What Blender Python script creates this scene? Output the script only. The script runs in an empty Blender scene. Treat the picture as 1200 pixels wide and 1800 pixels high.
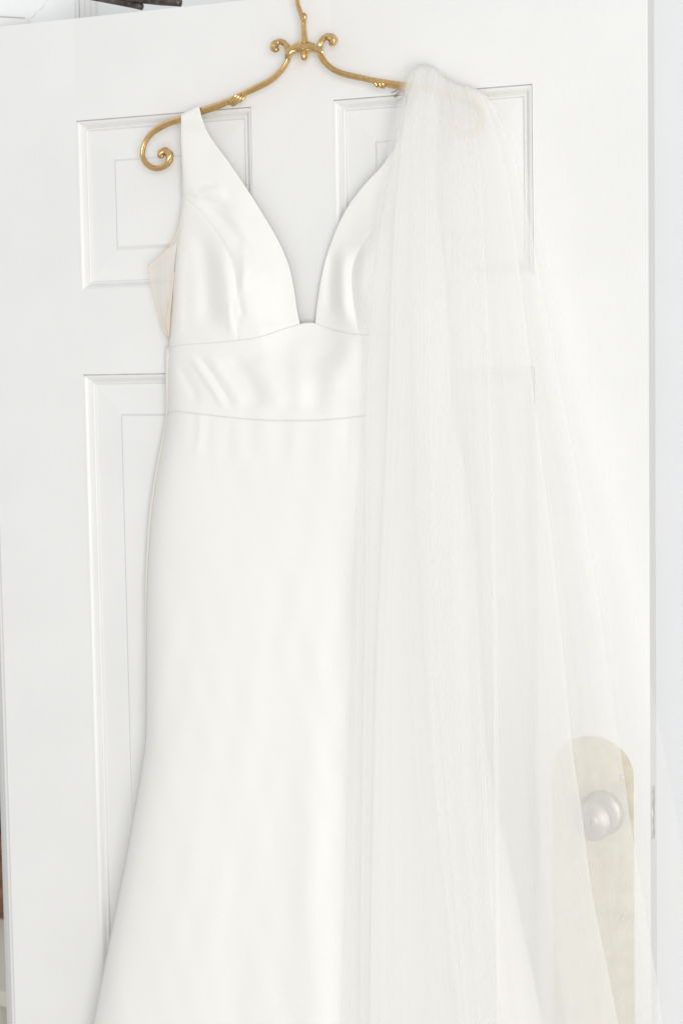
import bpy, math, random
import numpy as np
from mathutils import Matrix, Vector
random.seed(4)
SC = bpy.context.scene
COL = SC.collection

# ------------------------------------------------------------------ camera
ZT = 2.03                                   # height of the top of the door
CAM = np.array([1.2784, -1.8811, ZT - 0.4205])
YAW, PIT, ROL, F = -0.4107, -0.0773, -0.0165, 3193.4
fw = np.array([math.sin(YAW)*math.cos(PIT), math.cos(YAW)*math.cos(PIT), math.sin(PIT)])
rt = np.cross(fw, [0, 0, 1.0]); rt /= np.linalg.norm(rt)
up = np.cross(rt, fw)
r2 = rt*math.cos(ROL) + up*math.sin(ROL)
u2 = -rt*math.sin(ROL) + up*math.cos(ROL)
cam_data = bpy.data.cameras.new('camera')
cam = bpy.data.objects.new('camera', cam_data); COL.objects.link(cam)
M = Matrix(((r2[0], u2[0], -fw[0], CAM[0]), (r2[1], u2[1], -fw[1], CAM[1]), (r2[2], u2[2], -fw[2], CAM[2]), (0, 0, 0, 1)))
cam.matrix_world = M
cam_data.sensor_fit = 'VERTICAL'; cam_data.sensor_height = 36; cam_data.sensor_width = 24
cam_data.lens = F/1800*36
cam_data.clip_end = 100; cam_data.clip_start = 0.05
cam_data.dof.use_dof = True; cam_data.dof.focus_distance = 2.0; cam_data.dof.aperture_fstop = 11
SC.camera = cam

# ------------------------------------------------------------------ light
w = bpy.data.worlds.new('World'); SC.world = w; w.use_nodes = True
bg = w.node_tree.nodes['Background']
bg.inputs[0].default_value = (0.965, 0.985, 1.0, 1); bg.inputs[1].default_value = 0.56
def area(name, loc, target, size, power, col):
    l = bpy.data.lights.new(name, 'AREA'); l.shape = 'RECTANGLE'; l.size, l.size_y = size
    l.energy = power; l.color = col
    o = bpy.data.objects.new(name, l); COL.objects.link(o)
    o.location = loc
    o.rotation_euler = (Vector(target)-Vector(loc)).to_track_quat('-Z', 'Y').to_euler()
    return o
area('window_light', (2.75, -4.2, 1.35), (0.45, 0, 1.0), (2.2, 2.6), 116, (1.0, 0.985, 0.96))
SC.view_settings.view_transform = 'Standard'; SC.view_settings.look = 'None'
SC.view_settings.exposure = 0.21; SC.view_settings.gamma = 1.0
SC.cycles.transparent_max_bounces = 32
SC.cycles.max_bounces = 10; SC.cycles.diffuse_bounces = 6; SC.cycles.transmission_bounces = 8

# ------------------------------------------------------------------ helpers
def ray(px, py):
    px = np.asarray(px, float); py = np.asarray(py, float)
    return fw + ((px-600)/F)[..., None]*r2 - ((py-900)/F)[..., None]*u2
def at(px, py, d=0.0):
    """world point seen at photo position (px,py), standing d metres in front of the door face"""
    r = ray(px, py)
    t = (-np.asarray(d, float) - CAM[1])/r[..., 1]
    return CAM + r*t[..., None]
HINGE = np.array([-0.004, 0.045, 0.0]); WD = np.array([0.695, 0.719, 0.0]); WN = np.array([0.719, -0.695, 0.0])
def at_wall(px, py, off=0.0):
    r = ray(px, py); k = ((HINGE + WN*off - CAM) @ WN)/(r @ WN)
    p = CAM + r*k
    return float((p-HINGE) @ WD), float(p[2])
def wall_pt(t, off, z):
    p = HINGE + WD*t + WN*off
    return (p[0], p[1], z)

ORG = {}
def link(name, verts, faces, mat, parent=None, smooth=False, label=None, kind=None):
    v = np.asarray(verts, float).reshape(-1, 3)
    c = (v.min(0)+v.max(0))/2
    me = bpy.data.meshes.new(name)
    me.from_pydata((v-c).tolist(), [], faces); me.update()
    if smooth: me.polygons.foreach_set('use_smooth', [True]*len(me.polygons))
    if mat: me.materials.append(mat)
    o = bpy.data.objects.new(name, me); COL.objects.link(o)
    po = ORG[parent.name] if parent else np.zeros(3)
    o.location = c-po; ORG[o.name] = c
    if parent: o.parent = parent
    if label: o['label'] = label
    if kind: o['kind'] = kind
    return o
def empty(name, loc, label, cat, group=None):
    o = bpy.data.objects.new(name, None); COL.objects.link(o)
    o.location = loc; ORG[o.name] = np.array(loc, float); o.empty_display_size = 0.05
    tag(o, label, cat, group)
    return o
def tag(o, label, cat, group=None):
    o['label'] = label; o['category'] = cat
    if group: o['group'] = group
def bevel(o, wd, seg=2):
    m = o.modifiers.new('bevel', 'BEVEL'); m.width = wd; m.segments = seg; m.limit_method = 'ANGLE'
def box(name, lo, hi, mat, parent=None, bv=0, **k):
    x0, y0, z0 = lo; x1, y1, z1 = hi
    v = [(x0,y0,z0),(x1,y0,z0),(x1,y1,z0),(x0,y1,z0),(x0,y0,z1),(x1,y0,z1),(x1,y1,z1),(x0,y1,z1)]
    f = [(0,3,2,1),(4,5,6,7),(0,1,5,4),(1,2,6,5),(2,3,7,6),(3,0,4,7)]
    o = link(name, v, f, mat, parent, **k)
    if bv: bevel(o, bv)
    return o
def wbox(name, t0, t1, o0, o1, z0, z1, mat, parent=None, bv=0, **k):
    v = [wall_pt(t, o, z) for z in (z0, z1) for (t, o) in ((t0,o1),(t1,o1),(t1,o0),(t0,o0))]
    f = [(0,3,2,1),(4,5,6,7),(0,1,5,4),(1,2,6,5),(2,3,7,6),(3,0,4,7)]
    o = link(name, v, f, mat, parent, **k)
    if bv: bevel(o, bv)
    return o
def grid(name, P, mat, parent=None, thick=0.0, **k):
    R, C = P.shape[:2]
    f = [(r*C+c, (r+1)*C+c, (r+1)*C+c+1, r*C+c+1) for r in range(R-1) for c in range(C-1)]
    o = link(name, P.reshape(-1, 3), f, mat, parent, smooth=True, **k)
    if thick:
        m = o.modifiers.new('thickness', 'SOLIDIFY'); m.thickness = thick; m.offset = -1
    return o
def spline(pts, n):
    """smooth curve through pts, n samples even in length"""
    p = np.array(pts, float)
    q = np.vstack([2*p[0]-p[1], p, 2*p[-1]-p[-2]])
    out = []
    for i in range(1, len(q)-2):
        a, b, c, d = q[i-1], q[i], q[i+1], q[i+2]
        for s in np.linspace(0, 1, 14, endpoint=False):
            out.append(0.5*((2*b)+(-a+c)*s+(2*a-5*b+4*c-d)*s*s+(-a+3*b-3*c+d)*s**3))
    out.append(p[-1]); out = np.array(out)
    L = np.r_[0, np.cumsum(np.linalg.norm(np.diff(out[:, :2], axis=0), axis=1))]
    s = np.linspace(0, L[-1], n)
    return np.stack([np.interp(s, L, out[:, j]) for j in range(out.shape[1])], 1)
def xy(pts, ys):
    """x of a curve at the given y values"""
    c = spline(pts, 400)
    return np.interp(ys, c[:, 1], c[:, 0])
def tube(name, C3, rad, mat, parent=None, sides=16, flat=1.0, twist=0.0, ribs=0, rib=0.0, **k):
    """swept tube with caps; flat squeezes it across the door's depth; twist and ribs cut spiral flutes"""
    C3 = np.asarray(C3, float); n = len(C3); rad = np.broadcast_to(np.asarray(rad, float), (n,))
    T = np.gradient(C3, axis=0); T /= np.linalg.norm(T, axis=1)[:, None]+1e-12
    N = np.array([0, -1.0, 0]); V = []
    for i in range(n):
        b = N - T[i]*(N @ T[i])
        if np.linalg.norm(b) < 0.15: b = np.array([1.0, 0, 0]) - T[i]*T[i][0]
        b /= np.linalg.norm(b); a = np.cross(T[i], b)
        for j in range(sides):
            th = 2*math.pi*j/sides
            rr = rad[i]*(1+rib*math.cos(ribs*th+twist*i/n*2*math.pi)) if ribs else rad[i]
            V.append(C3[i]+a*math.cos(th)*rr+b*math.sin(th)*rr*flat)
    F_ = [(i*sides+j, i*sides+(j+1) % sides, (i+1)*sides+(j+1) % sides, (i+1)*sides+j) for i in range(n-1) for j in range(sides)]
    F_ += [tuple(range(sides))[::-1], tuple((n-1)*sides+j for j in range(sides))]
    return link(name, V, F_, mat, parent, smooth=True, **k)
def lathe(name, origin, axis, prof, mat, parent=None, seg=40, **k):
    """profile = [(distance along axis, radius)]"""
    ax = np.array(axis, float); ax /= np.linalg.norm(ax)
    a = np.cross(ax, [0, 0, 1.0]); a /= np.linalg.norm(a); b = np.cross(ax, a)
    V = [np.array(origin)+ax*h+r*(a*math.cos(2*math.pi*j/seg)+b*math.sin(2*math.pi*j/seg)) for h, r in prof for j in range(seg)]
    n = len(prof)
    F_ = [(i*seg+j, i*seg+(j+1) % seg, (i+1)*seg+(j+1) % seg, (i+1)*seg+j) for i in range(n-1) for j in range(seg)]
    F_ += [tuple(range(seg))[::-1], tuple((n-1)*seg+j for j in range(seg))]
    return link(name, V, F_, mat, parent, smooth=True, **k)

# ------------------------------------------------------------------ materials
def mat(name, col, rough=0.5, metal=0.0, **kw):
    m = bpy.data.materials.new(name); m.use_nodes = True
    b = m.node_tree.nodes['Principled BSDF']
    b.inputs['Base Color'].default_value = (*col, 1); b.inputs['Roughness'].default_value = rough
    b.inputs['Metallic'].default_value = metal
    for k, v in kw.items(): b.inputs[k.replace('_', ' ')].default_value = v
    return m
def nd(m, t, **kw):
    n = m.node_tree.nodes.new(t)
    for k, v in kw.items(): setattr(n, k, v)
    return n
def noise_mix(m, scale, c1, c2, lo=0.35, hi=0.65, stretch=(1, 1, 1), detail=6):
    L = m.node_tree.links; b = m.node_tree.nodes['Principled BSDF']
    tc = nd(m, 'ShaderNodeTexCoord'); mp = nd(m, 'ShaderNodeMapping'); mp.inputs['Scale'].default_value = stretch
    n = nd(m, 'ShaderNodeTexNoise'); n.inputs['Scale'].default_value = scale; n.inputs['Detail'].default_value = detail
    r = nd(m, 'ShaderNodeValToRGB'); r.color_ramp.elements[0].position = lo; r.color_ramp.elements[1].position = hi
    r.color_ramp.elements[0].color = (*c1, 1); r.color_ramp.elements[1].color = (*c2, 1)
    L.new(tc.outputs['Object'], mp.inputs[0]); L.new(mp.outputs[0], n.inputs[0]); L.new(n.outputs[0], r.inputs[0]); L.new(r.outputs[0], b.inputs['Base Color'])
    return r
def bump(m, scale, dist, strength=1.0, stretch=(1, 1, 1), detail=4):
    L = m.node_tree.links; b = m.node_tree.nodes['Principled BSDF']
    tc = nd(m, 'ShaderNodeTexCoord'); mp = nd(m, 'ShaderNodeMapping'); mp.inputs['Scale'].default_value = stretch
    n = nd(m, 'ShaderNodeTexNoise'); n.inputs['Scale'].default_value = scale; n.inputs['Detail'].default_value = detail
    bp = nd(m, 'ShaderNodeBump'); bp.inputs['Distance'].default_value = dist; bp.inputs['Strength'].default_value = strength
    L.new(tc.outputs['Object'], mp.inputs[0]); L.new(mp.outputs[0], n.inputs[0]); L.new(n.outputs[0], bp.inputs['Height']); L.new(bp.outputs[0], b.inputs['Normal'])
PAINT = mat('white_gloss_paint', (0.80, 0.80, 0.795), 0.38)
noise_mix(PAINT, 9, (0.79, 0.79, 0.785), (0.815, 0.815, 0.81)); bump(PAINT, 60, 0.0004, 0.45, (6, 6, 0.35))
PAINTH = mat('white_gloss_paint_rails', (0.80, 0.80, 0.795), 0.38)
noise_mix(PAINTH, 9, (0.79, 0.79, 0.785), (0.815, 0.815, 0.81)); bump(PAINTH, 60, 0.0004, 0.5, (0.35, 6, 6))
GRIME = mat('grimy_paint_gap', (0.42, 0.36, 0.30), 0.8)
noise_mix(GRIME, 60, (0.62, 0.57, 0.51), (0.79, 0.785, 0.78), 0.35, 0.6)
SHADEG = mat('grey_shade_line', (0.45, 0.44, 0.42), 0.8)  # plain grey that paints the shade line above the head casing
PLASTER = mat('white_wall_paint', (0.78, 0.785, 0.79), 0.6)
noise_mix(PLASTER, 5, (0.84, 0.855, 0.865), (0.86, 0.87, 0.875)); bump(PLASTER, 90, 0.0005, 0.5)
TRIM = mat('white_trim_paint', (0.80, 0.80, 0.79), 0.4); bump(TRIM, 40, 0.0004, 0.4)
BRASS = mat('polished_brass', (0.68, 0.44, 0.16), 0.2, 1.0)
noise_mix(BRASS, 200, (0.66, 0.43, 0.19), (0.80, 0.55, 0.26), 0.25, 0.7); bump(BRASS, 300, 0.0002, 0.4)
OLDBRASS = mat('worn_brass_plate', (0.62, 0.52, 0.33), 0.45, 0.5)
noise_mix(OLDBRASS, 55, (0.60, 0.54, 0.40), (0.75, 0.70, 0.54), 0.3, 0.65, detail=10); bump(OLDBRASS, 300, 0.0004, 0.5)
KNOBM = mat('tarnished_nickel', (0.50, 0.46, 0.42), 0.42, 0.8); bump(KNOBM, 200, 0.0002, 0.4)
STEEL = mat('grey_steel', (0.40, 0.40, 0.39), 0.5, 0.6); noise_mix(STEEL, 120, (0.42, 0.42, 0.41), (0.72, 0.72, 0.70))
BRONZE = mat('dark_bronze', (0.09, 0.075, 0.065), 0.42, 0.6); noise_mix(BRONZE, 90, (0.055, 0.042, 0.036), (0.17, 0.15, 0.13)); bump(BRONZE, 200, 0.0005, 0.5)
DARK = mat('dark_wire', (0.24, 0.19, 0.15), 0.4, 0.5)
WOOD = mat('brown_wood', (0.28, 0.13, 0.06), 0.5); noise_mix(WOOD, 12, (0.18, 0.08, 0.04), (0.40, 0.20, 0.09), stretch=(1, 1, 8))
TEAL = mat('dark_teal_cloth', (0.02, 0.05, 0.055), 0.8)
CREAMP = mat('cream_painted_wood', (0.72, 0.68, 0.58), 0.5)
def cloth(name, col, rough, sheen=0.3, weave=0.00022):
    m = mat(name, col, rough, 0, Sheen_Weight=sheen, Sheen_Roughness=0.4, Specular_IOR_Level=0.25)
    L = m.node_tree.links; b = m.node_tree.nodes['Principled BSDF']
    tc = nd(m, 'ShaderNodeTexCoord')
    hs = []
    for st in ((1, 1, 9), (9, 1, 1)):
        mp = nd(m, 'ShaderNodeMapping'); mp.inputs['Scale'].default_value = st
        n = nd(m, 'ShaderNodeTexNoise'); n.inputs['Scale'].default_value = 130; n.inputs['Detail'].default_value = 3
        L.new(tc.outputs['Object'], mp.inputs[0]); L.new(mp.outputs[0], n.inputs[0]); hs.append(n)
    ad = nd(m, 'ShaderNodeMath', operation='ADD'); L.new(hs[0].outputs[0], ad.inputs[0]); L.new(hs[1].outputs[0], ad.inputs[1])
    bp = nd(m, 'ShaderNodeBump'); bp.inputs['Distance'].default_value = weave; bp.inputs['Strength'].default_value = 0.6
    L.new(ad.outputs[0], bp.inputs['Height']); L.new(bp.outputs[0], b.inputs['Normal'])
    return m
SATIN = cloth('ivory_satin', (0.835, 0.826, 0.800), 0.6)
BOUNCE_LINING = cloth('cream_lining_bounce_tint', (0.85, 0.80, 0.72), 0.5)  # cream cloth; warmth of bounced light beside the skirt is put into its colour
def sheer(name, col, alpha, grain=0.0, uv=False):
    m = bpy.data.materials.new(name); m.use_nodes = True; nt = m.node_tree; nt.nodes.clear(); L = nt.links
    out = nd(m, 'ShaderNodeOutputMaterial'); mx = nd(m, 'ShaderNodeMixShader'); tr = nd(m, 'ShaderNodeBsdfTransparent')
    df = nd(m, 'ShaderNodeBsdfDiffuse'); tl = nd(m, 'ShaderNodeBsdfTranslucent'); m2 = nd(m, 'ShaderNodeMixShader')
    df.inputs[0].default_value = (*col, 1); tl.inputs[0].default_value = (*col, 1); m2.inputs[0].default_value = 0.25
    L.new(df.outputs[0], m2.inputs[1]); L.new(tl.outputs[0], m2.inputs[2])
    L.new(tr.outputs[0], mx.inputs[1]); L.new(m2.outputs[0], mx.inputs[2]); L.new(mx.outputs[0], out.inputs[0])
    tc = nd(m, 'ShaderNodeTexCoord'); mp = nd(m, 'ShaderNodeMapping'); mp.inputs['Scale'].default_value = (14, 14, 0.5)
    n = nd(m, 'ShaderNodeTexNoise'); n.inputs['Scale'].default_value = 14; n.inputs['Detail'].default_value = 6
    mr = nd(m, 'ShaderNodeMapRange'); mr.inputs[1].default_value = 0.25; mr.inputs[2].default_value = 0.75
    mr.inputs[3].default_value = alpha-grain; mr.inputs[4].default_value = alpha+grain
    if uv: mp.inputs['Scale'].default_value = (1.3, 0.05, 1); n.noise_dimensions = '3D'
    L.new(tc.outputs['UV' if uv else 'Object'], mp.inputs[0]); L.new(mp.outputs[0], n.inputs[0]); L.new(n.outputs[0], mr.inputs[0]); L.new(mr.outputs[0], mx.inputs[0])
    return m
TULLE = [sheer('ivory_tulle_%d' % (i_+1), (0.965, 0.96, 0.945), a, 0.035, True) for i_, a in enumerate((0.19, 0.41, 0.50, 0.26, 0.14, 0.14))]
NUDE = sheer('nude_mesh', (0.96, 0.91, 0.84), 0.55, 0.04)
NUDEEDGE = sheer('nude_mesh_binding', (0.92, 0.81, 0.69), 0.6)

# ------------------------------------------------------------------ the wall and doorway behind the door
tc_, zc_ = at_wall(52, 33, 0.015)           # upper right corner of the doorway casing
tl_, _ = at_wall(13, 1795, -0.02)           # inner edge of the side casing
t131, _ = at_wall(131, 10, 0.0); t168, _ = at_wall(168, 10, 0.0)
THK = 0.02
wv = []; 
wall = wbox('wall', tl_+0.004, t131, -THK, 0.0, -0.0, zc_-0.002, PLASTER, kind='structure')
wall_top = wbox('wall_over_doorway', -1.6, t131, -THK, 0.0, zc_-0.002, 2.75, PLASTER, kind='structure')
wall_r = wbox('wall_right', t168, 3.2, -THK-0.02, -0.022, 0.0, 2.75, PLASTER, kind='structure')
pil = empty('wall_moulding', wall_pt((t131+t168)/2, 0, 0), 'white vertical stepped moulding on the wall above the door, left of the dark metal arm', 'moulding')
tw = (t168-t131)
wbox('moulding_backing', t131, t168, -THK, 0.002, 0.0, 2.75, TRIM, pil)
for a, b, h in ((0.03, 0.20, 0.002), (0.205, 0.45, 0.004), (0.455, 0.74, 0.003), (0.745, 0.97, 0.002)):
    wbox('moulding_fillet', t131+a*tw, t131+b*tw, 0.002, 0.002+h, 0.0, 2.75, TRIM, pil, bv=0.001)
# plaster crack over the casing corner: a shallow raised lip of filler
cr = [(54, 32), (60, 27), (62, 22), (67, 18), (70, 17), (75, 12), (79, 6), (84, 0), (90, -8)]
CP = []
for (x, y) in cr:
    t, z = at_wall(x, y, 0.0); CP.append(wall_pt(t, 0.0003, z))
tube('plaster_crack', CP, [0.0004+0.0007*(i % 3) for i in range(len(CP))], PLASTER, wall_top, sides=6)
cas = empty('doorway_casing', wall_pt(tl_, 0, 0), 'white wooden casing around the doorway at the hinge side of the door', 'door frame')
wbox('head_casing', -1.2, tc_, 0.001, 0.016, zc_-0.09, zc_, TRIM, cas, bv=0.002)
wbox('head_shade_strip', -1.2, tc_-0.004, 0.0, 0.010, zc_+0.0005, zc_+0.002, SHADEG, cas)  # thin grey strip, painted shade along the casing's top edge
wbox('side_casing', tl_, tc_, 0.001, 0.014, 0.0, zc_-0.0905, TRIM, cas, bv=0.002)
wbox('jamb', tl_, tl_+0.0035, -THK, 0.0008, 0.0, zc_-0.0905, TRIM, cas)
# room seen through the gap at the hinge side
box('far_wall', (-4.2, 3.2, 0), (1.0, 3.3, 2.75), PLASTER, kind='structure')
box('floor', (-9, -11, -0.05), (9, 4.5, 0.0), mat('pale_floor', (0.66, 0.64, 0.61), 0.5), kind='structure')
def far(px, py, y):
    r = ray(px, py); k = (y-CAM[1])/r[1]; return CAM+r*k
c0 = far(9.5, 1690, 1.3); c1 = far(9.5, 1480, 1.3)
cab = empty('wooden_cabinet', (c0[0]-0.2, 1.5, 0), 'brown wooden cabinet glimpsed through the gap at the lower left edge', 'cabinet')
box('cabinet_body', (c0[0]-0.5, 1.3, c0[2]), (c0[0]-0.012, 1.7, c1[2]-0.02), WOOD, cab, bv=0.004)
box('cabinet_top', (c0[0]-0.52, 1.28, c1[2]-0.0195), (c0[0], 1.72, c1[2]), WOOD, cab, bv=0.004)
for k in range(2):
    box('cabinet_leg', (c0[0]-(0.05 if k else 0.5), 1.31, 0), (c0[0]-(0.02 if k else 0.46), 1.35, c0[2]-0.001), WOOD, cab)
c2 = far(1.5, 1395, 1.35)
cl = box('folded_cloth', (c2[0]-0.3, 1.32, c1[2]+0.001), (c2[0], 1.6, c2[2]), TEAL, bv=0.01)
tag(cl, 'dark teal folded cloth lying on the brown cabinet at the left edge', 'cloth')
c3 = far(13, 1745, 0.9)
ch = empty('cream_chair', (c3[0]-0.2, 1.0, 0), 'cream painted chair corner at the lower left corner of the picture', 'chair')
box('chair_rail', (c3[0]-0.35, 0.9, c3[2]-0.03), (c3[0]-0.002, 0.93, c3[2]), CREAMP, ch, bv=0.004)
for dx in (0.03, 0.35):
    box('chair_post', (c3[0]-dx-0.012, 0.901, 0), (c3[0]-dx+0.012, 0.929, c3[2]-0.0305), CREAMP, ch, bv=0.003)
box('chair_seat', (c3[0]-0.37, 0.932, 0.43), (c3[0]-0.005, 1.3, 0.46), CREAMP, ch, bv=0.004)

# ------------------------------------------------------------------ the door
W_, S_, PW = 0.813, 0.1248, 0.2308
X1, X2, X3, X4 = S_, S_+PW, W_-S_-PW, W_-S_
Z1, Z2, Z3 = ZT-0.1192, ZT-0.3207, ZT-0.4193
Z4 = float(at(938, 1905)[2]); Z5, Z6 = Z4-0.115, 0.24
TH = 0.027
door = empty('door', (0, 0.0175, 0), 'white six panel wooden door standing open behind the hanging dress', 'door')
box('stile', (0, 0, 0.01), (X1, TH, ZT), PAINT, door); box('stile', (X4, 0, 0.01), (W_, TH, ZT), PAINT, door)
box('mullion', (X2, 0, 0.01), (X3, TH, ZT), PAINT, door)
for a, b in ((X1, X2), (X3, X4)):
    for z0, z1 in ((Z1, ZT), (Z3, Z2), (Z5, Z4), (0.01, Z6)):
        box('rail', (a, 0, z0), (b, TH, z1), PAINTH, door)
zz = np.linspace(0.02, ZT-0.002, 500); rp = np.random.default_rng(3)
wig = np.convolve(rp.normal(0, 1, 500), np.ones(5)/5, 'same')
tube('paint_lip', np.stack([0.0006+0.0005*wig, 0.0006+0*zz, zz], 1), np.clip(0.0007+0.0004*wig, 0.0003, 0.0016), PAINT, door, sides=6)
def moulding(x0, x1, z0, z1):
    # ogee: (inset, depth) from the outer edge inwards
    g = 0.0009
    prof = [(g, 0.0006), (g+0.0006, -0.0002), (0.0030, 0.0003), (0.0050, 0.0020), (0.0068, 0.0045), (0.0080, 0.0068), (0.0087, 0.0072), (0.0090, 0.0062), (0.0098, 0.0054), (0.0108, 0.0056), (0.0116, 0.0066), (0.0122, 0.0092)]
    def c(i, k):
        ins, dp = prof[k]
        xs = (x0+ins, x1-ins); zs = (z0+ins, z1-ins)
        return [(xs[0], dp, zs[1]), (xs[1], dp, zs[1]), (xs[1], dp, zs[0]), (xs[0], dp, zs[0])][i]
    for i in range(4):
        V = []; n = len(prof)
        for k in range(n): V += [c(i, k), c((i+1) % 4, k)]
        F_ = [(2*k, 2*k+1, 2*k+3, 2*k+2) for k in range(n-1)]
        # closed back
        V += [(c(i, 0)[0], 0.013, c(i, 0)[2]), (c((i+1) % 4, 0)[0], 0.013, c((i+1) % 4, 0)[2])]
        F_ += [(0, 2*n, 2*n+1, 1)]
        o = link('moulding', V, F_, PAINTH if i % 2 == 0 else PAINT, door, smooth=True)
        o.modifiers.new('es', 'EDGE_SPLIT').split_angle = math.radians(50)
def panel(x0, x1, z0, z1):
    e = 0.0121; r = 0.0355; ch = 0.0026
    rings = [(0.0, 0.0135), (0.0, 0.0135), (e, 0.0093), (e+r, 0.0062), (e+r+0.0004, 0.0062), (e+r+ch, 0.0034), (e+r+ch+0.0006, 0.0032)]
    rings = [(0.0012, 0.0115), (e-0.001, 0.0093), (e+r, 0.0068), (e+r+ch, 0.0030)]
    V = []
    for k, (ins, dp) in enumerate(rings):
        zb = z0+ins+(0.0016 if k == 3 else 0)
        V += [(x0+ins, dp, z1-ins), (x1-ins, dp, z1-ins), (x1-ins, dp, zb), (x0+ins, dp, zb)]
    V += [(x0+.0012, 0.024, z1-.0012), (x1-.0012, 0.024, z1-.0012), (x1-.0012, 0.024, z0+.0012), (x0+.0012, 0.024, z0+.0012)]
    F_ = []
    for k in range(len(rings)-1):
        for i in range(4): j = (i+1) % 4; F_.append((4*k+i, 4*k+4+i, 4*k+4+j, 4*k+j))
    b = 4*(len(rings)-1); F_.append((b, b+3, b+2, b+1)); q = b+4
    F_.append((q, q+1, q+2, q+3))
    for i in range(4): j = (i+1) % 4; F_.append((i, j, q+j, q+i))
    o = link('panel', V, F_, PAINT, door); bevel(o, 0.0007)
    # grimy caulk line at the bottom of the gap round the moulding
    g = 0.0009
    V = [(x0, 0.0030, z1), (x1, 0.0030, z1), (x1, 0.0030, z0), (x0, 0.0030, z0), (x0+g, 0.0030, z1-g), (x1-g, 0.0030, z1-g), (x1-g, 0.0030, z0+g), (x0+g, 0.0030, z0+g)]
    link('paint_gap', V, [(i, 4+i, 4+(i+1) % 4, (i+1) % 4) for i in (0, 1)], GRIME, door)
    g = 0.0019
    V2 = [(x, -0.0001, z) for x, _, z in V[:4]]+[(x0+g, -0.0003, z1-g), (x1-g, -0.0003, z1-g), (x1-g, -0.0003, z0+g), (x0+g, -0.0003, z0+g)]
    link('caulk', V2, [(i, 4+i, 4+(i+1) % 4, (i+1) % 4) for i in (2, 3)], PAINT, door)
for a, b in ((X1, X2), (X3, X4)):
    for z0, z1 in ((Z2, Z1), (Z4, Z3), (Z6, Z5)):
        moulding(a, b, z0, z1); panel(a, b, z0, z1)
# knob plate
pl = [at(972, 1370), at(1113, 1370)]
pcx = (pl[0][0]+pl[1][0])/2; pr = (pl[1][0]-pl[0][0])/2; pzt = float(at(1043, 1295)[2]); pza = pzt-pr*0.92; pzb = pza-0.36
out = [(pcx+pr*math.cos(a), pza+pr*0.92*math.sin(a)) for a in np.linspace(0, math.pi, 33)]
out += [(pcx+pr*math.cos(a), pzb+pr*0.92*math.sin(a)) for a in np.linspace(math.pi, 2*math.pi, 33)]
V = [(x, 0.0, z) for x, z in out]+[(x, -0.0018, z) for x, z in out]+[(pcx+(x-pcx)*0.985, -0.0024, z) for x, z in out]
n = len(out); F_ = [tuple(range(2*n, 3*n))]+[(i, (i+1) % n, n+(i+1) % n, n+i) for i in range(n)]+[(n+i, n+(i+1) % n, 2*n+(i+1) % n, 2*n+i) for i in range(n)]
plate = link('knob_plate', V, F_, OLDBRASS, door)
for (x, y) in ((991, 1360), (1093, 1366), (993, 1606), (1093, 1615)):
    p = at(x, y, 0.0024)
    lathe('screw', (p[0], -0.0022, p[2]), (0, -1, 0), [(0, 0.0034), (0.0006, 0.0034), (0.0013, 0.0024), (0.0016, 0.0008)], STEEL, plate, seg=16)
kp = at(1044, 1440, 0.034)
knob = lathe('knob', (kp[0], -0.0022, kp[2]), (0, -1, 0), [(0, 0.024), (0.003, 0.024), (0.006, 0.020), (0.008, 0.012), (0.018, 0.0105), (0.024, 0.016), (0.029, 0.0195), (0.034, 0.0215), (0.040, 0.0215), (0.0430, 0.0203), (0.0438, 0.0185), (0.0440, 0.0085), (0.0450, 0.0080), (0.0453, 0.003)], KNOBM, door, seg=48)
box('key_slot', (kp[0]-0.0007, -0.0485, kp[2]-0.0045), (kp[0]+0.0007, -0.0472, kp[2]+0.0045), DARK, knob)
ez0, ez1 = float(at(1146, 1478)[2]), float(at(1146, 1386)[2])
lp = box('latch_plate', (W_, 0.006, ez0), (W_+0.0012, 0.0150, ez1), STEEL, door, bv=0.0006)

# ------------------------------------------------------------------ dark metal arm lying over the door top
arm = empty('door_closer_arm', at(265, 14, -0.02), 'dark bronze metal door closer arm above the top edge of the white door', 'door closer')
def back(pts, d): return [at(x, y, d) for x, y in pts]
A = spline([(118, -13), (160, -6), (200, 1.5), (235, 8.5), (250, 12)], 20)
tube('lower_arm', at(A[:, 0], A[:, 1], -0.018), np.linspace(0.0042, 0.0040, 20), BRONZE, arm, sides=10)
A = spline([(120, -22), (180, -11), (225, -4), (262, 0), (300, 3), (318, 5)], 30)
tube('upper_arm', at(A[:, 0], A[:, 1], -0.016), np.r_[np.linspace(0.003, 0.005, 24), np.linspace(0.0052, 0.0045, 6)], BRONZE, arm, sides=12, flat=0.8)
p = at(311, 13, -0.016)
lathe('arm_pivot', (p[0], p[1], ZT+0.0005), (0, 0, 1), [(0, 0.0085), (0.004, 0.0085), (0.006, 0.0075), (0.0075, 0.004)], BRONZE, arm, seg=24)
p = at(266, 18, -0.016)
lathe('arm_screw', (p[0], p[1], ZT+0.0005), (0, 0, 1), [(0, 0.006), (0.002, 0.0062), (0.005, 0.004), (0.0065, 0.0015)], STEEL, arm, seg=20)

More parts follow.
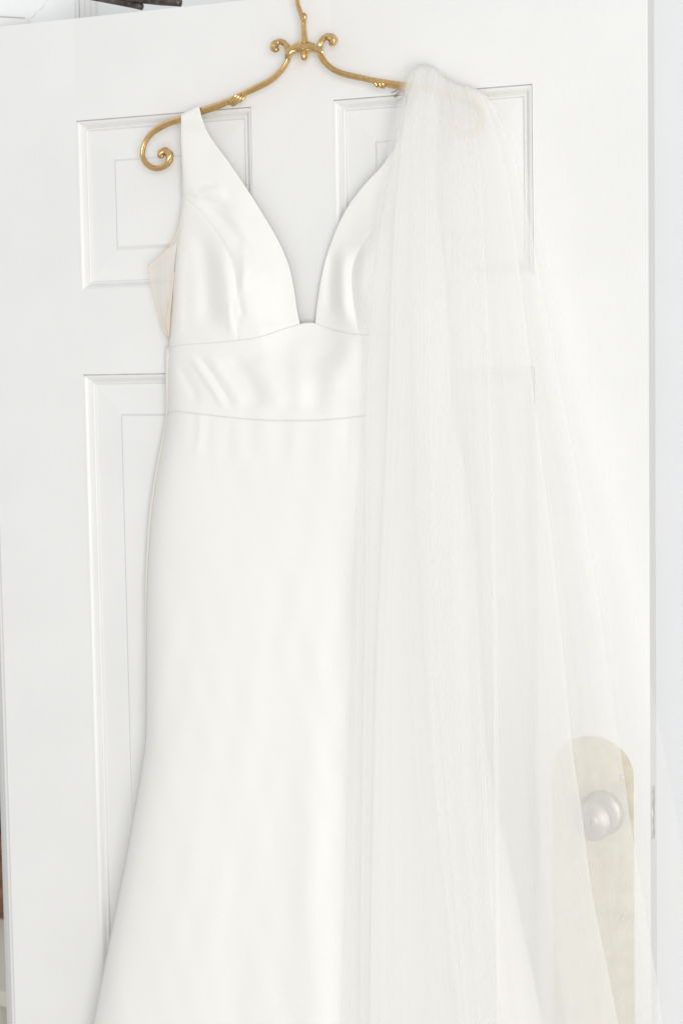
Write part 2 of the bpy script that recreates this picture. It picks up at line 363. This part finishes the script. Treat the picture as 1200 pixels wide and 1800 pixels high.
# ------------------------------------------------------------------ brass coat hanger
HD = 0.020
hang = empty('coat_hanger', at(534, 80, HD), 'ornate curled brass hanger hooked over the top of the white door', 'hanger')
PX = 0.00064
def hpath(pts, n=90):
    """pts = (px, py, radius in photo pixels [, extra distance])"""
    p = [(q[0], q[1], q[2], q[3] if len(q) > 3 else 0) for q in pts]
    s = spline(p, n)
    return at(s[:, 0], s[:, 1], HD+s[:, 3]), s[:, 2]*PX
L_ = [(505, 86, 4.2), (507, 98, 4.6), (503, 111, 4.6), (493, 125, 5), (477, 140, 5.4), (456, 151.5, 5.6), (432, 163, 5.2), (412, 173, 5), (385, 185, 6.2), (352, 196, 6.2), (318, 209, 5.6), (300, 215, 5.7), (280, 224.5, 5.8), (265, 236, 5.2), (254.5, 252, 4.7), (250.5, 270, 4.9), (254, 283, 5), (262, 291.5, 4.9), (273, 296, 4.6), (284, 294.5, 5), (294, 287.5, 6), (298.5, 277.5, 6.6), (295.5, 270, 6.2), (289, 267, 5.2)]
c, r = hpath(L_, 150); tube('left_arm', c, r, BRASS, hang, sides=24, ribs=4, rib=0.13)
R_ = [(562, 82, 4.2), (561, 89, 4.6), (565, 101, 4.8), (575, 114, 4.6), (590, 124.5, 4.6), (610, 131.5, 4.8), (640, 138, 4.6), (662, 143, 5), (690, 148.5, 6), (720, 153, 6), (752, 158, 5.8), (785, 163, 6), (812, 170, 6), (832, 181, 5.4), (844, 197, 5), (846, 213, 5), (840, 227, 5), (828, 236, 5), (812, 238, 5), (800, 231, 5.4), (795, 220, 6), (799, 211, 6), (806, 208, 5)]
c, r = hpath(R_, 150); tube('right_arm', c, r, BRASS, hang, sides=24, ribs=4, rib=0.13)
def scroll(pts, mir, tw):
    c, r = hpath(pts, 60); tube('scroll', c, r*1.14, BRASS, hang, sides=20, ribs=5, rib=0.13, twist=tw)
scroll([(506, 90, 4.6), (504, 81, 4.6), (498, 75, 4.4), (490, 73.5, 4.4), (484, 77, 5.4, 0.001), (482.5, 83, 6.4, 0.002), (486, 87, 4.4, 0.003), (489, 84, 2, 0.003)], 1, 2.2)
scroll([(561, 90, 4.6), (562, 80, 4.6), (566, 71, 4.6), (573, 65.5, 4.6), (580, 65.5, 5.6, 0.001), (585, 70.5, 6.8, 0.002), (583, 76, 5, 0.003), (579, 75, 2.4, 0.003)], -1, -2.2)
scroll([(299, 280, 5.2), (298, 270, 5.4), (291, 265, 5), (285, 267.5, 5.4, 0.001), (283, 273, 5, 0.002), (287, 275.5, 2.6, 0.003)], 1, 2)
scroll([(795, 221, 5), (797, 211, 5.4), (803, 207, 5), (809, 210, 5, 0.001), (810, 216, 4.6, 0.002), (807, 218, 2.4, 0.003)], 1, -2)
# shaped centre casting
tp = spline([(500, 83), (512, 79), (520, 74.5), (535, 71.5), (550, 74.5), (558, 78.5), (566, 78)], 41)
bt = spline([(501, 105), (508, 105), (514, 99), (522, 94), (535, 97), (546, 92.5), (554, 93.5), (561, 98), (569, 104)], 41)
rows = []
for s in np.linspace(0, 1, 9):
    q = tp*(1-s)+bt*s; dd = HD+0.0058*math.sin(math.pi*s)**0.5+0.0012*np.sin(np.linspace(0, math.pi*5, 41))*math.sin(math.pi*s)
    rows.append(at(q[:, 0], q[:, 1], dd))
for s in np.linspace(1, 0, 9)[1:]:
    q = tp*(1-s)+bt*s; rows.append(at(q[:, 0], q[:, 1], HD-0.0035*math.sin(math.pi*s)**0.6))
grid('centre_casting', np.array(rows), BRASS, hang)
for sg, pts in ((1, [(505, 99, 1.6, .003), (509, 92, 2.2, .004), (517, 86, 2.6, .005), (527, 84, 2.4, .006), (534, 86, 2, .006)]), (-1, [(566, 99, 1.6, .003), (561, 91, 2.2, .004), (553, 85.5, 2.6, .005), (543, 84, 2.4, .006), (535, 86, 2, .006)])):
    c, r = hpath(pts, 24); tube('casting_leaf', c, r, BRASS, hang, sides=10)
c, r = hpath([(534.5, 86, 3), (534.5, 91, 5.2, .003), (534.5, 97, 6.6, .003), (534.5, 102, 5.6, .003), (534.5, 105.5, 2)], 24); tube('finial', c, r, BRASS, hang, sides=14, ribs=4, rib=0.06)
c, r = hpath([(534.5, 76, 7.0), (534.5, 66, 5.8), (533.5, 50, 4.8), (533, 37, 4.6), (532, 33, 5.2)], 30); tube('stem', c, r, BRASS, hang, sides=12, ribs=4, rib=0.08)
c, r = hpath([(534, 40, 2.4, .001), (535.5, 33, 3.6, .002), (536, 28, 4, .002), (534, 24, 2.4, .001)], 20); tube('stem_bud', c, r, BRASS, hang, sides=10)
hk = spline([(532, 35, 4.2, HD), (529, 25, 4.4, HD), (525.5, 15, 4.2, HD), (522.5, 5, 4.0, HD), (521.5, -8, 3.8, HD-0.001)], 30)
hp = at(hk[:, 0], hk[:, 1], hk[:, 3]); rr_ = hk[:, 2]*PX
e_ = hp[-1]; extra = [(e_[0], e_[1]+dy, z) for dy, z in ((0.006, ZT+0.0085), (0.015, ZT+0.0115), (0.03, ZT+0.011), (0.05, ZT+0.009), (0.0595, ZT-0.002), (0.0605, ZT-0.03))]
hh = np.vstack([hp, spline(np.array([hp[-1]]+extra), 30)[1:]])
tube('hook', hh, np.r_[rr_, np.full(29, 0.0024)], BRASS, hang, sides=12)
def leafclump(pts):
    for q in pts:
        c, r = hpath(q, 16); tube('arm_leaf', c, r*1.3, BRASS, hang, sides=10)
leafclump([[(424, 164, 1.5, .003), (419, 170, 2.5, .005), (412, 176, 3, .005), (406, 181, 2.6, .004), (403, 184, 1.4, .003)],
           [(428, 166, 1.5, .002), (424, 172, 2.4, .004), (418, 178, 2.8, .004), (411, 184, 2.4, .003), (408, 186, 1.2, .002)],
           [(432, 166, 1.4, .001), (428, 173, 2, .003), (422, 178, 2.2, .003), (417, 181, 1.2, .002)],
           [(420, 165, 1.2, .004), (412, 170, 2, .006), (405, 176, 2, .005), (401, 179, 1.2, .004)]])
leafclump([[(640, 136, 1.5, .003), (650, 139, 2.4, .005), (658, 145, 2.8, .005), (662, 151, 2.4, .004), (664, 153, 1.2, .003)],
           [(648, 137, 1.5, .003), (658, 140, 2.4, .005), (666, 146, 3, .005), (669, 152, 2.6, .004), (671, 154, 1.4, .003)],
           [(656, 139, 1.4, .003), (664, 142, 2.4, .005), (672, 147, 3, .005), (674, 152, 2.4, .004), (673, 155, 1.4, .003)]])

# ------------------------------------------------------------------ the dress
def sm(a, b, x): t = np.clip((x-a)/(b-a), 0, 1); return t*t*(3-2*t)
def ridge(px, py, pts, wd, h, fade=0.25):
    """smooth ridge (h>0) or valley (h<0) of width wd pixels along a polyline, fading at its ends"""
    p = spline(pts, 40); best = np.full(px.shape, 1e9); ss = np.zeros(px.shape)
    for i in range(len(p)-1):
        a, b = p[i], p[i+1]; ab = b-a; L2 = ab @ ab
        t = np.clip(((px-a[0])*ab[0]+(py-a[1])*ab[1])/L2, 0, 1)
        d = (px-a[0]-t*ab[0])**2+(py-a[1]-t*ab[1])**2
        k = d < best; best = np.where(k, d, best); ss = np.where(k, (i+t)/(len(p)-1), ss)
    e = sm(0, fade, ss)*sm(0, fade, 1-ss) if fade else 1
    return h*np.exp(-best/(wd*wd))*e
SKL = [(296, 700), (294, 735), (287, 780), (277, 830), (268, 890), (262, 960), (258, 1050), (257, 1180), (256, 1290), (249, 1350), (237, 1420), (222, 1505), (205, 1590), (185, 1690), (163, 1800), (130, 1960), (90, 2140)]
SKR = [(793, 690), (796, 715), (808, 780), (822, 850), (833, 950), (842, 1100), (850, 1250), (860, 1350), (878, 1430), (900, 1530), (930, 1680), (956, 1800), (1000, 1960), (1040, 2140)]
BOL = [(318, 180), (318, 205), (319, 260), (321, 345), (318, 372), (313, 420), (307, 480), (302, 540), (298, 590), (297, 615), (295, 660), (296, 700)]
BOR = [(770, 150), (770, 205), (768, 260), (765, 335), (770, 372), (776, 420), (782, 480), (787, 540), (790, 590), (792, 600), (793, 650), (793, 690)]
def edges(py):
    yl = np.clip(py, 180, 2140)
    l = np.where(yl < 700, xy(BOL, yl), xy(SKL, yl)); r = np.where(yl < 690, xy(BOR, yl), xy(SKR, yl))
    return l, r
FOLDS = []
def edge_d(py): return 0.011+0.003*sm(600, 800, py)+0.026*sm(900, 1650, py)
def D(px, py):
    l, r = edges(py); s = np.clip((px-l)/(r-l), 0, 1); q = np.abs(2*s-1)
    full = 0.016+0.020*sm(430, 780, py)+0.006*sm(800, 1700, py)
    prof = np.sqrt(np.clip(1-q**12, 0, 1))
    d = edge_d(py)+(full-0.006)*prof
    d = np.where(py < 365, 0.0272-0.0062*sm(205, 240, py)+(d-0.021)*sm(240, 365, py), d)
    # bust
    d = d+0.013*np.exp(-(((px-408)/62)**2+((py-490)/95)**2))+0.013*np.exp(-(((px-665)/66)**2+((py-480)/95)**2))
    d = d-0.007*np.exp(-(((px-541)/30)**2+((py-560)/80)**2))
    nk = np.exp(-(np.abs(px-541)/(62+0.42*np.clip(500-py, 0, 300)))**4)*sm(240, 380, py)*(1-sm(568, 680, py))
    d = d*(1-nk)+nk*(0.0095+0.3*(d-0.0125))
    rg = np.random.default_rng(11)
    for _ in range(14):
        a, wl, p = rg.uniform(-0.5, 0.5), rg.uniform(38, 120), rg.uniform(0, 6.28)
        d = d+0.00011*np.sin(2*np.pi*(px*math.cos(a)+py*math.sin(a)*0.6)/wl+p)*np.sin(py/rg.uniform(90, 260)+p*2)
    for k, f in enumerate(FOLDS): d = d+ridge(px, py, *f)*(1.4 if k < NBOD else 1.0)
    return d
mm = 0.001
FOLDS += [  # bodice
 ([(332, 352), (352, 342), (378, 338), (405, 345)], 9, 1.6*mm), ([(345, 362), (372, 357), (405, 366)], 6, -0.9*mm),
 ([(340, 338), (362, 326), (388, 322)], 8, -0.9*mm),
 ([(349, 352), (385, 378), (418, 420), (440, 470)], 12, -2.0*mm), ([(380, 352), (425, 392), (460, 450), (480, 520)], 24, 2.2*mm),
 ([(424, 420), (430, 470), (424, 522)], 8, 2.0*mm), ([(422, 520), (421, 535), (430, 560)], 6, -1.4*mm),
 ([(350, 395), (362, 470), (366, 590)], 17, -3.4*mm), ([(384, 430), (398, 500), (400, 585)], 14, 2.0*mm), ([(318, 430), (314, 520), (312, 600)], 12, 1.5*mm),
 ([(455, 480), (470, 540), (475, 580)], 22, -1.6*mm),
 ([(609, 420), (602, 470), (600, 540), (606, 575)], 13, 3.0*mm), ([(585, 430), (578, 500), (580, 560)], 9, -1.5*mm), ([(648, 430), (640, 480), (648, 560)], 13, 1.6*mm),
 ([(690, 400), (700, 480), (700, 560)], 26, -3*mm), ([(740, 400), (746, 480), (748, 560)], 18, 2.5*mm),
 ([(393, 428), (408, 460), (415, 495), (418, 530), (419, 590)], 8, -1.7*mm, .2), ([(404, 520), (406, 560), (408, 596)], 8, 1.3*mm),
 ([(641, 424), (627, 452), (620, 480), (620.5, 510), (624, 545), (632, 586)], 8, -2.0*mm, .2), ([(606, 440), (600, 480), (603, 530), (614, 580)], 9, 1.6*mm),
 ([(326, 350), (340, 336), (362, 330), (392, 334)], 5, 0.8*mm), ([(330, 346), (350, 349), (372, 346)], 5, -0.8*mm),
 # midriff
 ([(330, 622), (352, 650), (376, 686), (398, 722)], 6.5, 1.7*mm), ([(346, 622), (370, 655), (394, 692), (412, 722)], 5.5, -1.3*mm), ([(360, 618), (386, 650), (412, 690), (432, 725)], 9, 1.3*mm),
 ([(312, 640), (330, 670), (350, 712)], 9, -1.2*mm), ([(440, 625), (468, 665), (500, 725)], 22, 2.5*mm), ([(400, 620), (432, 660), (458, 722)], 14, -1.5*mm),
 ([(560, 600), (556, 660), (556, 730)], 20, -2.0*mm), ([(520, 590), (524, 660), (526, 730)], 16, 1.2*mm),
 ([(630, 600), (600, 640), (580, 700)], 20, 1.6*mm), ([(700, 610), (668, 650), (640, 712)], 18, -1.5*mm), ([(768, 620), (720, 655), (690, 705)], 14, 1.8*mm), ([(776, 650), (750, 680), (735, 705)], 10, -1.3*mm)]
NBOD = len(FOLDS)
for x, y, l_, w_, h_ in ((340, 731, 60, 7, -1.3), (352, 731, 80, 6, 1.2), (368, 733, 70, 7, -1.6), (384, 734, 110, 9, 1.2), (404, 736, 80, 8, -1.5), (424, 737, 90, 9, 1.2), (446, 740, 70, 9, -1.3), (478, 741, 120, 14, 1.0),
                         (505, 742, 70, 10, -1.0), (545, 742, 150, 16, -1.2), (585, 740, 120, 13, 1.2), (612, 737, 90, 9, -1.3), (650, 732, 100, 12, 1.2), (680, 728, 90, 9, -1.3), (715, 725, 120, 12, 1.4), (750, 720, 90, 9, -1.3), (772, 718, 100, 8, 1)):
    FOLDS.append(([(x, y-14), (x-2, y+l_*.5), (x-4+0.03*(x-545), y+l_)], w_*(0.75+0.5*((x*7) % 11)/11), (0.2+0.4*((x*13) % 7)/7)*h_*mm))
FOLDS += [  # skirt, long soft falls
 ([(420, 860), (390, 1150), (350, 1500), (310, 1900)], 80, 1.5*mm, .15), ([(520, 800), (520, 1150), (500, 1500), (480, 2000)], 60, -2*mm, .2),
 ([(590, 780), (600, 1000), (604, 1400), (610, 2100)], 40, -4.5*mm, .2), ([(668, 790), (676, 1100), (686, 1500), (700, 2100)], 44, 3.5*mm, .2),
 ([(740, 780), (750, 1000), (760, 1500), (790, 2100)], 26, -5*mm, .2), ([(540, 1200), (545, 1500), (555, 2100)], 30, 2*mm, .3),
 ([(300, 1420), (262, 1650), (225, 1900)], 26, -0.4*mm, .3), ([(430, 1400), (415, 1700), (400, 2100)], 34, -2*mm, .3), ([(810, 900), (830, 1400), (870, 2000)], 22, 4*mm, .2)]
def seam(s, w_=0.0): return s
def patch(name, Lc, Rc, nr, nc, parent, m=SATIN, top=None, bot=None, seams=(1, 1, 1, 1), off=0.0, dep=None, thick=0.0008, pre=None, **k):
    """cloth panel between two photo-space edge curves, given real depth by D"""
    A = spline(Lc, nr); B = spline(Rc, nr)
    u = np.linspace(0, 1, nc); e = 0.012; u = np.unique(np.r_[u, e*.5, e, 2*e, 3*e, 1-e*.5, 1-e, 1-2*e, 1-3*e]); nc = len(u)
    v = np.linspace(0, 1, nr)
    Q = A[:, None, :]*(1-u)[None, :, None]+B[:, None, :]*u[None, :, None]
    if top is not None:
        T = spline(top, 200); Tu = np.stack([np.interp(u, np.linspace(0, 1, 200), T[:, j]) for j in (0, 1)], 1)
        Q += (Tu-Q[0])[None]*((1-v)**1)[:, None, None] if bot is not None else (Tu-Q[0])[None]*((1-v)**4)[:, None, None]
    if bot is not None:
        T = spline(bot, 200); Tu = np.stack([np.interp(u, np.linspace(0, 1, 200), T[:, j]) for j in (0, 1)], 1)
        Q += (Tu-Q[-1])[None]*(v**1)[:, None, None] if top is not None else (Tu-Q[-1])[None]*(v**4)[:, None, None]
    px, py = Q[..., 0], Q[..., 1]
    d = (dep or D)(px, py)+off
    # fabric turns in at its seams
    wpx = np.linalg.norm(B-A, axis=1)[:, None]; hpx = np.linalg.norm(A[-1]-A[0])
    dl, dr = u[None]*wpx, (1-u)[None]*wpx; dt, db = (v*hpx)[:, None], ((1-v)*hpx)[:, None]
    for dist, on in ((dl, seams[0]), (dr, seams[1]), (dt+0*dl, seams[2]), (db+0*dl, seams[3])):
        if on: d = d-0.00042*on*np.exp(-(dist/3.0)**2)
    P = at(px, py, d)
    if pre is not None: P = np.concatenate([pre(px[0], py[0], d[0]), P])
    return grid(name, P, m, parent, thick, **k)
dress = empty('wedding_dress', at(541, 195, 0.03), 'sleeveless ivory satin wedding dress with plunging V neckline and banded waist', 'dress')
seamL = [(321, 345), (332, 354), (350, 370), (372, 396), (393, 428), (408, 460), (415, 495), (418, 530), (417, 560), (419, 598)]
def over_bar(px, py, d):
    rows = []
    for k, (dy, dd) in enumerate(((70, 0.006), (40, 0.006), (20, 0.0085), (10, 0.012), (4, 0.016), (1.5, 0.0195), (0.5, 0.0225), (1.2, 0.0250), (3.5, 0.0266))):
        rows.append(at(px, py-6+dy, dd+0*px))
    return np.array(rows)
sl = [(318, 205)]
# left strap running down into the inner cup
patch('inner_bodice_panel', [(318.5, 206), (318.5, 230), (319, 260), (320, 310)]+seamL, [(350.5, 190), (353.5, 203), (360, 222), (368, 238), (386, 264), (406, 291), (441, 343), (466, 383), (490, 425), (507, 465), (516, 505), (522, 545), (527, 569)],
      150, 60, dress, bot=[(x, y+1.0) for x, y in [(419, 598), (450, 593), (475, 586), (500, 577), (527, 569)]], seams=(1, .6, 0, 1.3), pre=over_bar)
patch('side_bodice_panel', [(321, 345), (318, 372), (313, 420), (307, 480), (302, 540), (298, 590), (297, 613)], seamL, 110, 44, dress,
      bot=[(x, y+1.0) for x, y in [(297, 613), (303, 609), (330, 605), (375, 602), (419, 598)]], seams=(.5, 1, 0, 1.3))
seamR = [(765, 337), (735, 346), (700, 366), (662, 398), (641, 424), (626, 452), (619, 480), (619.5, 510), (624, 545), (632, 588)]
patch('inner_bodice_panel', [(735, 162), (722, 200), (702, 246), (673, 289), (640, 325), (612, 362), (594, 396), (577, 440), (566, 482), (558, 530), (554, 568)],
      [(770, 172), (769, 215), (768, 260), (766, 305)]+seamR, 150, 60, dress, bot=[(x, y+1.0) for x, y in [(554, 568), (578, 577), (604, 584), (632, 588)]], seams=(.6, 1, 0, 1.3), pre=over_bar)
patch('side_bodice_panel', seamR, [(765, 337), (770, 372), (776, 420), (782, 480), (787, 540), (790, 580), (792, 597)], 110, 50, dress,
      bot=[(x, y+1.0) for x, y in [(632, 588), (680, 590), (740, 592), (792, 597)]], seams=(1, .5, 0, 1.3))
WT = [(297, 613), (303, 609.2), (330, 605.2), (375, 602.2), (419, 598.2), (450, 593.2), (475, 586.2), (500, 577.2), (527, 569.2), (541, 567), (554, 568.2), (578, 577.2), (604, 584.2), (632, 588.2), (680, 590.2), (740, 592.2), (792, 597)]
WB = [(295, 728), (304, 723), (330, 725), (365, 729), (400, 733), (460, 738), (540, 739), (600, 735), (640, 730), (700, 722), (760, 715), (795, 712)]
patch('waist_band', [(297, 614), (295, 650), (295, 690), (295, 728)], [(792, 598), (793, 640), (794, 680), (795, 712)], 60, 200, dress, top=WT, bot=WB, seams=(0, 0, .8, .8))
patch('skirt', [(295, 730)]+SKL[2:], [(796, 714)]+SKR[2:], 260, 240, dress, top=[(x, y-1.0) for x, y in WB], seams=(0, 0, 1.3, 0))
# back of the dress, close to the door
def DB(px, py): return 0.012+0.020*sm(900, 1650, py)+0*px
bl = [(292, 610), (291, 660), (293, 700), (291, 740), (283, 782), (273, 832), (264, 890), (259, 955), (256, 1050)]+[(x+3, y) for x, y in SKL[7:]]
patch('back_panel', bl, [(790, 600), (794, 700), (800, 760)]+[(x-3, y) for x, y in SKR[3:]], 90, 40, dress, dep=DB, m=BOUNCE_LINING, seams=(0, 0, 0, 0))
def lin(name, pts, m, r=0.9, par=dress, n=40, sides=8):
    s = spline(pts, n); return tube(name, at(s[:, 0], s[:, 1], s[:, 2]), r*PX, m, par, sides=sides)
# side gore joining front to back, seen as the pale double edge left of the skirt
for nm, A_, B_ in (('side_gore', bl, [(297, 612), (296, 660), (296, 700), (295, 735)]+SKL[2:]),):
    a = spline(A_, 90); b = spline(B_, 90); P = []
    for s in np.linspace(0, 1, 10):
        q = a*(1-s)+b*s; P.append(at(q[:, 0]-1.5*math.sin(math.pi*s), q[:, 1], 0.012+0.020*sm(900, 1650, q[:, 1])+(0.003+0.006*sm(900, 1650, q[:, 1]))*s))
    grid(nm, np.array(P).transpose(1, 0, 2), BOUNCE_LINING, dress, 0.0006)
# sheer nude side inserts
def insert(outer, inner, d0, d1, edge_top):
    a = spline(outer, 50); b = spline(inner, 50); P = []
    for s in np.linspace(0, 1, 14):
        q = a*(1-s)+b*s; P.append(at(q[:, 0], q[:, 1], d0*(1-s)+d1*s+0.0015*math.sin(math.pi*s)+0*q[:, 0]))
    o = grid('sheer_side_insert', np.array(P), NUDE, dress)
    return o
ins = insert([(260.5, 468), (266, 500), (273, 530), (281, 558), (286, 575)], [(312, 424), (306, 470), (302, 510), (298, 550), (296, 590)], 0.016, 0.020, None)
ins2 = insert([(320, 372), (315, 395), (306, 418), (300, 432), (262, 466)], [(322, 372), (320, 400), (318, 430), (312, 440), (300, 450)], 0.011, 0.011, None)
lin('insert_binding', [(261, 466, .017), (275, 456, .017), (290, 443, .017), (300, 432, .017), (308, 419, .018), (315, 398, .019), (319, 378, .02)], NUDEEDGE, 1.3, ins)
lin('insert_binding', [(261, 468, .017), (272, 468.5, .014), (284, 462, .012), (294, 451, .011), (301, 438, .011)], NUDEEDGE, 1.2, ins)
lin('insert_binding', [(260.5, 468, .017), (266, 500, .017), (273, 530, .017), (281, 558, .017), (290, 588, .016), (297, 612, .015)], NUDEEDGE, 1.0, ins)
lin('insert_binding', [(306, 478, .0205), (302, 515, .0205), (299, 550, .0205), (296.5, 592, .020)], NUDEEDGE, 1.6, ins)
a = spline([(292, 535), (287, 560), (286, 572), (291, 585), (296, 592)], 30); b = spline([(302, 510), (300, 540), (298, 560), (297.5, 580), (297, 594)], 30)
P = [at((a*(1-s)+b*s)[:, 0], (a*(1-s)+b*s)[:, 1], 0.013+0.004*math.sin(3*math.pi*s)) for s in np.linspace(0, 1, 12)]
grid('folded_lining', np.array(P), BOUNCE_LINING, dress, 0.0004)
insr = insert([(834, 474), (830, 500), (822, 530), (812, 560)], [(780, 400), (786, 470), (789, 530), (792, 580)], 0.012, 0.018, None)
lin('insert_binding', [(834, 474, .013), (822, 458, .013), (806, 436, .014), (790, 405, .015), (776, 380, .018)], NUDEEDGE, 1.5, insr)

# ------------------------------------------------------------------ the veil
veil = empty('tulle_veil', at(745, 115, 0.03), 'long sheer ivory tulle veil draped over the right end of the brass hanger', 'veil')
LA = [(722, 124), (708, 150), (697, 185), (684, 240), (671, 310), (660, 380), (650, 450), (643, 540), (639, 620), (635, 740), (628, 880), (622, 1000), (617, 1200), (611, 1400), (606, 1600), (600, 1800), (590, 2140)]
RA = [(858, 168), (882, 200), (906, 240), (924, 290), (944, 370), (965, 450), (985, 530), (1003, 620), (1040, 762), (1076, 900), (1112, 1050), (1143, 1200), (1172, 1350), (1200, 1500), (1225, 1650), (1250, 1800), (1300, 2140)]
LB = [(726, 122), (714, 150), (706, 185), (697, 240), (684, 310), (672, 380), (662, 450), (654, 540), (647, 620), (643, 740), (642, 880), (642, 1000), (639, 1200), (636, 1400), (634, 1600), (632, 1800), (630, 2140)]
RB = [(850, 163), (868, 190), (890, 235), (907, 290), (928, 380), (945, 470), (962, 560), (978, 650), (1004, 780), (1030, 920), (1052, 1060), (1072, 1200), (1090, 1320), (1108, 1450), (1128, 1570), (1158, 1760), (1215, 2140)]
LC = [(732, 118), (722, 150), (714, 185), (706, 240), (700, 310), (694, 380), (690, 450), (686, 540), (684, 620), (680, 740), (674, 880), (668, 1000), (660, 1200), (656, 1400), (652, 1600), (650, 1800), (646, 2140)]
RC = [(842, 160), (856, 188), (872, 235), (886, 290), (900, 380), (912, 470), (922, 560), (932, 650), (948, 780), (965, 920), (980, 1060), (994, 1200), (1006, 1320), (1022, 1430), (1040, 1570), (1074, 1740), (1150, 2140)]
LD = [(738, 116), (732, 150), (728, 185), (724, 240), (722, 310), (722, 380), (722, 450), (724, 540), (726, 620), (728, 740), (732, 880), (738, 1000), (750, 1200), (766, 1400), (786, 1600), (806, 1800), (830, 2140)]
RD = [(820, 152), (828, 188), (836, 235), (842, 290), (848, 380), (852, 470), (856, 560), (860, 650), (864, 780), (868, 920), (871, 1060), (873, 1200), (874, 1320), (875, 1430), (876, 1570), (877, 1740), (880, 2140)]
def drape(px, py):
    """resting surface of the veil: over the hanger, over the dress, then falling clear of the door and its knob"""
    l, r = edges(py)
    base = 0.030+0.020*sm(250, 620, py)+0.032*sm(900, 1650, py)
    side = 0.028+0.040*sm(1000, 1400, py)
    return base+(side-base)*sm(-70, 130, px-r)
def layer(name, Lc, Rc, m, lift, pleats, amp, zig, seed, nr=150, nc=420):
    rng = np.random.default_rng(seed)
    ys = np.r_[np.linspace(0, 1, nr)]
    A = spline(Lc, nr); B = spline(Rc, nr); u = np.linspace(0, 1, nc); v = np.linspace(0, 1, nr)
    # uneven pleats: sum of a few incommensurate waves, narrower at the gathered top
    ph = rng.uniform(0, 6.28, 6); fr = pleats*np.array([1, 1.63, 2.41, 3.7, 5.3, 0.52]); am = np.array([1, .6, .3, .12, .05, 1.0])
    drift = 0.4*np.sin(v[:, None]*2+ph[0])+0.06*np.sin(v[:, None]*6+ph[1])
    U = u[None]*1.0
    wav = sum(a*np.sin(2*np.pi*f*U+p+drift*(0.5+0.3*i)) for i, (f, a, p) in enumerate(zip(fr, am, ph)))
    wav2 = sum(a*np.cos(2*np.pi*f*U+p+drift*(0.5+0.3*i)) for i, (f, a, p) in enumerate(zip(fr, am, ph)))
    env = np.sin(np.pi*u)[None]**0.35
    grow = (0.35+0.65*sm(0, .5, v))[:, None]
    Uz = np.clip(U+zig*env*wav2/pleats*0.16, 0, 1)
    Q = A[:, None, :]*(1-Uz)[..., None]+B[:, None, :]*Uz[..., None]
    top = spline([(Lc[0][0], Lc[0][1]), (742, 113), (762, 117), (778, 131), (802, 145), (828, 153), (Rc[0][0], Rc[0][1])] if Rc[0][0] > 835 else [(Lc[0][0], Lc[0][1]), (745, 114), (762, 119), (778, 133), (802, 146), (Rc[0][0], Rc[0][1])], 200)
    uu = np.linspace(0, 1, 200); Tu = np.stack([np.interp(Uz[0], uu, top[:, j]) for j in (0, 1)], 1)
    Q = Q+(Tu-Q[0])[None]*((1-v)**9)[:, None, None]
    px, py = Q[..., 0], Q[..., 1]
    d = drape(px, py)+lift+amp*grow*wav*env
    hangtop = sm(0, 0.05, v)[:, None]
    d = 0.024+lift*0.6+0.004*wav*0.4*env+(d-0.024-lift*0.6-0.0016*wav*env)*hangtop
    P = at(px, py, d)
    bk = [at(px[0], py[0]+dy, dd+0*px[0]) for dy, dd in ((60, .007), (30, .007), (10, .009), (1, .013), (-1, .018))]
    P = np.concatenate([np.array(bk), P])
    o = grid(name, P, m, veil)
    me = o.data; uvl = me.uv_layers.new(name='UVMap'); li = np.zeros(len(me.loops), int); me.loops.foreach_get('vertex_index', li)
    R_, C_ = P.shape[:2]; uvs = np.stack([(li % C_)/(C_-1)+seed*3.1, (li//C_)/(R_-1)], 1)
    uvl.data.foreach_set('uv', uvs.ravel())
    return o
def mid(a, b, t=0.5, j=0):
    a = np.array(a, float); b = np.array(b, float); q = a*(1-t)+b*t
    q[1:, 0] += j*np.sin(np.arange(len(q)-1)*1.1)
    return [tuple(x) for x in q]
LE = [(x+14, y) for x, y in LD]; LF = [(x-30, y) for x, y in LD]
RE = [(812, 148), (806, 188), (803, 240), (800, 310), (794, 380), (788, 450), (781, 540), (775, 620), (769, 740), (763, 880), (761, 1000), (762, 1200), (770, 1400), (790, 1600), (812, 1800), (870, 2140)]
RG = [(816, 150), (819, 188), (819, 240), (818, 310), (817, 380), (816, 450), (814, 540), (813, 620), (812, 740), (811, 880), (811, 1000), (813, 1200), (821, 1400), (845, 1600), (868, 1800), (930, 2140)]
layer('veil_layer', LA, RA, TULLE[0], 0.004, 3.1, 0.0012, 0.45, 1)
layer('veil_layer', LB, RB, TULLE[1], 0.011, 2.7, 0.0012, 0.5, 2)
layer('veil_layer', LC, RC, TULLE[2], 0.018, 2.3, 0.0011, 0.5, 3)
layer('veil_layer', LD, RD, TULLE[3], 0.024, 1.6, 0.0010, 0.5, 5)
layer('veil_layer', LF, RG, TULLE[4], 0.028, 1.4, 0.0009, 0.5, 9)
layer('veil_layer', LA[:1]+[(x+4, y) for x, y in LA[1:]], RE, TULLE[5], 0.032, 1.8, 0.0009, 0.5, 12)
# comb that the veil is sewn to
comb = empty('hair_comb', at(706, 150, 0.016), 'small dark wire hair comb peeping out beneath the hanger beside the veil', 'hair comb')
s = spline([(705, 150, .018), (712, 168, .016), (716, 186, .014)], 12); tube('comb_spine', at(s[:, 0], s[:, 1], s[:, 2]), 0.0009, DARK, comb, sides=8)
for (x0, y0, x1, y1) in ((703, 156, 688, 163), (705, 158, 692, 170), (707, 161, 693.5, 171), (711, 168, 701, 177)):
    tube('comb_tooth', at(np.linspace(x0, x1, 6), np.linspace(y0, y1, 6), 0.015+0.002*np.sin(np.linspace(0, 3, 6))), 0.00042, DARK, comb, sides=6)
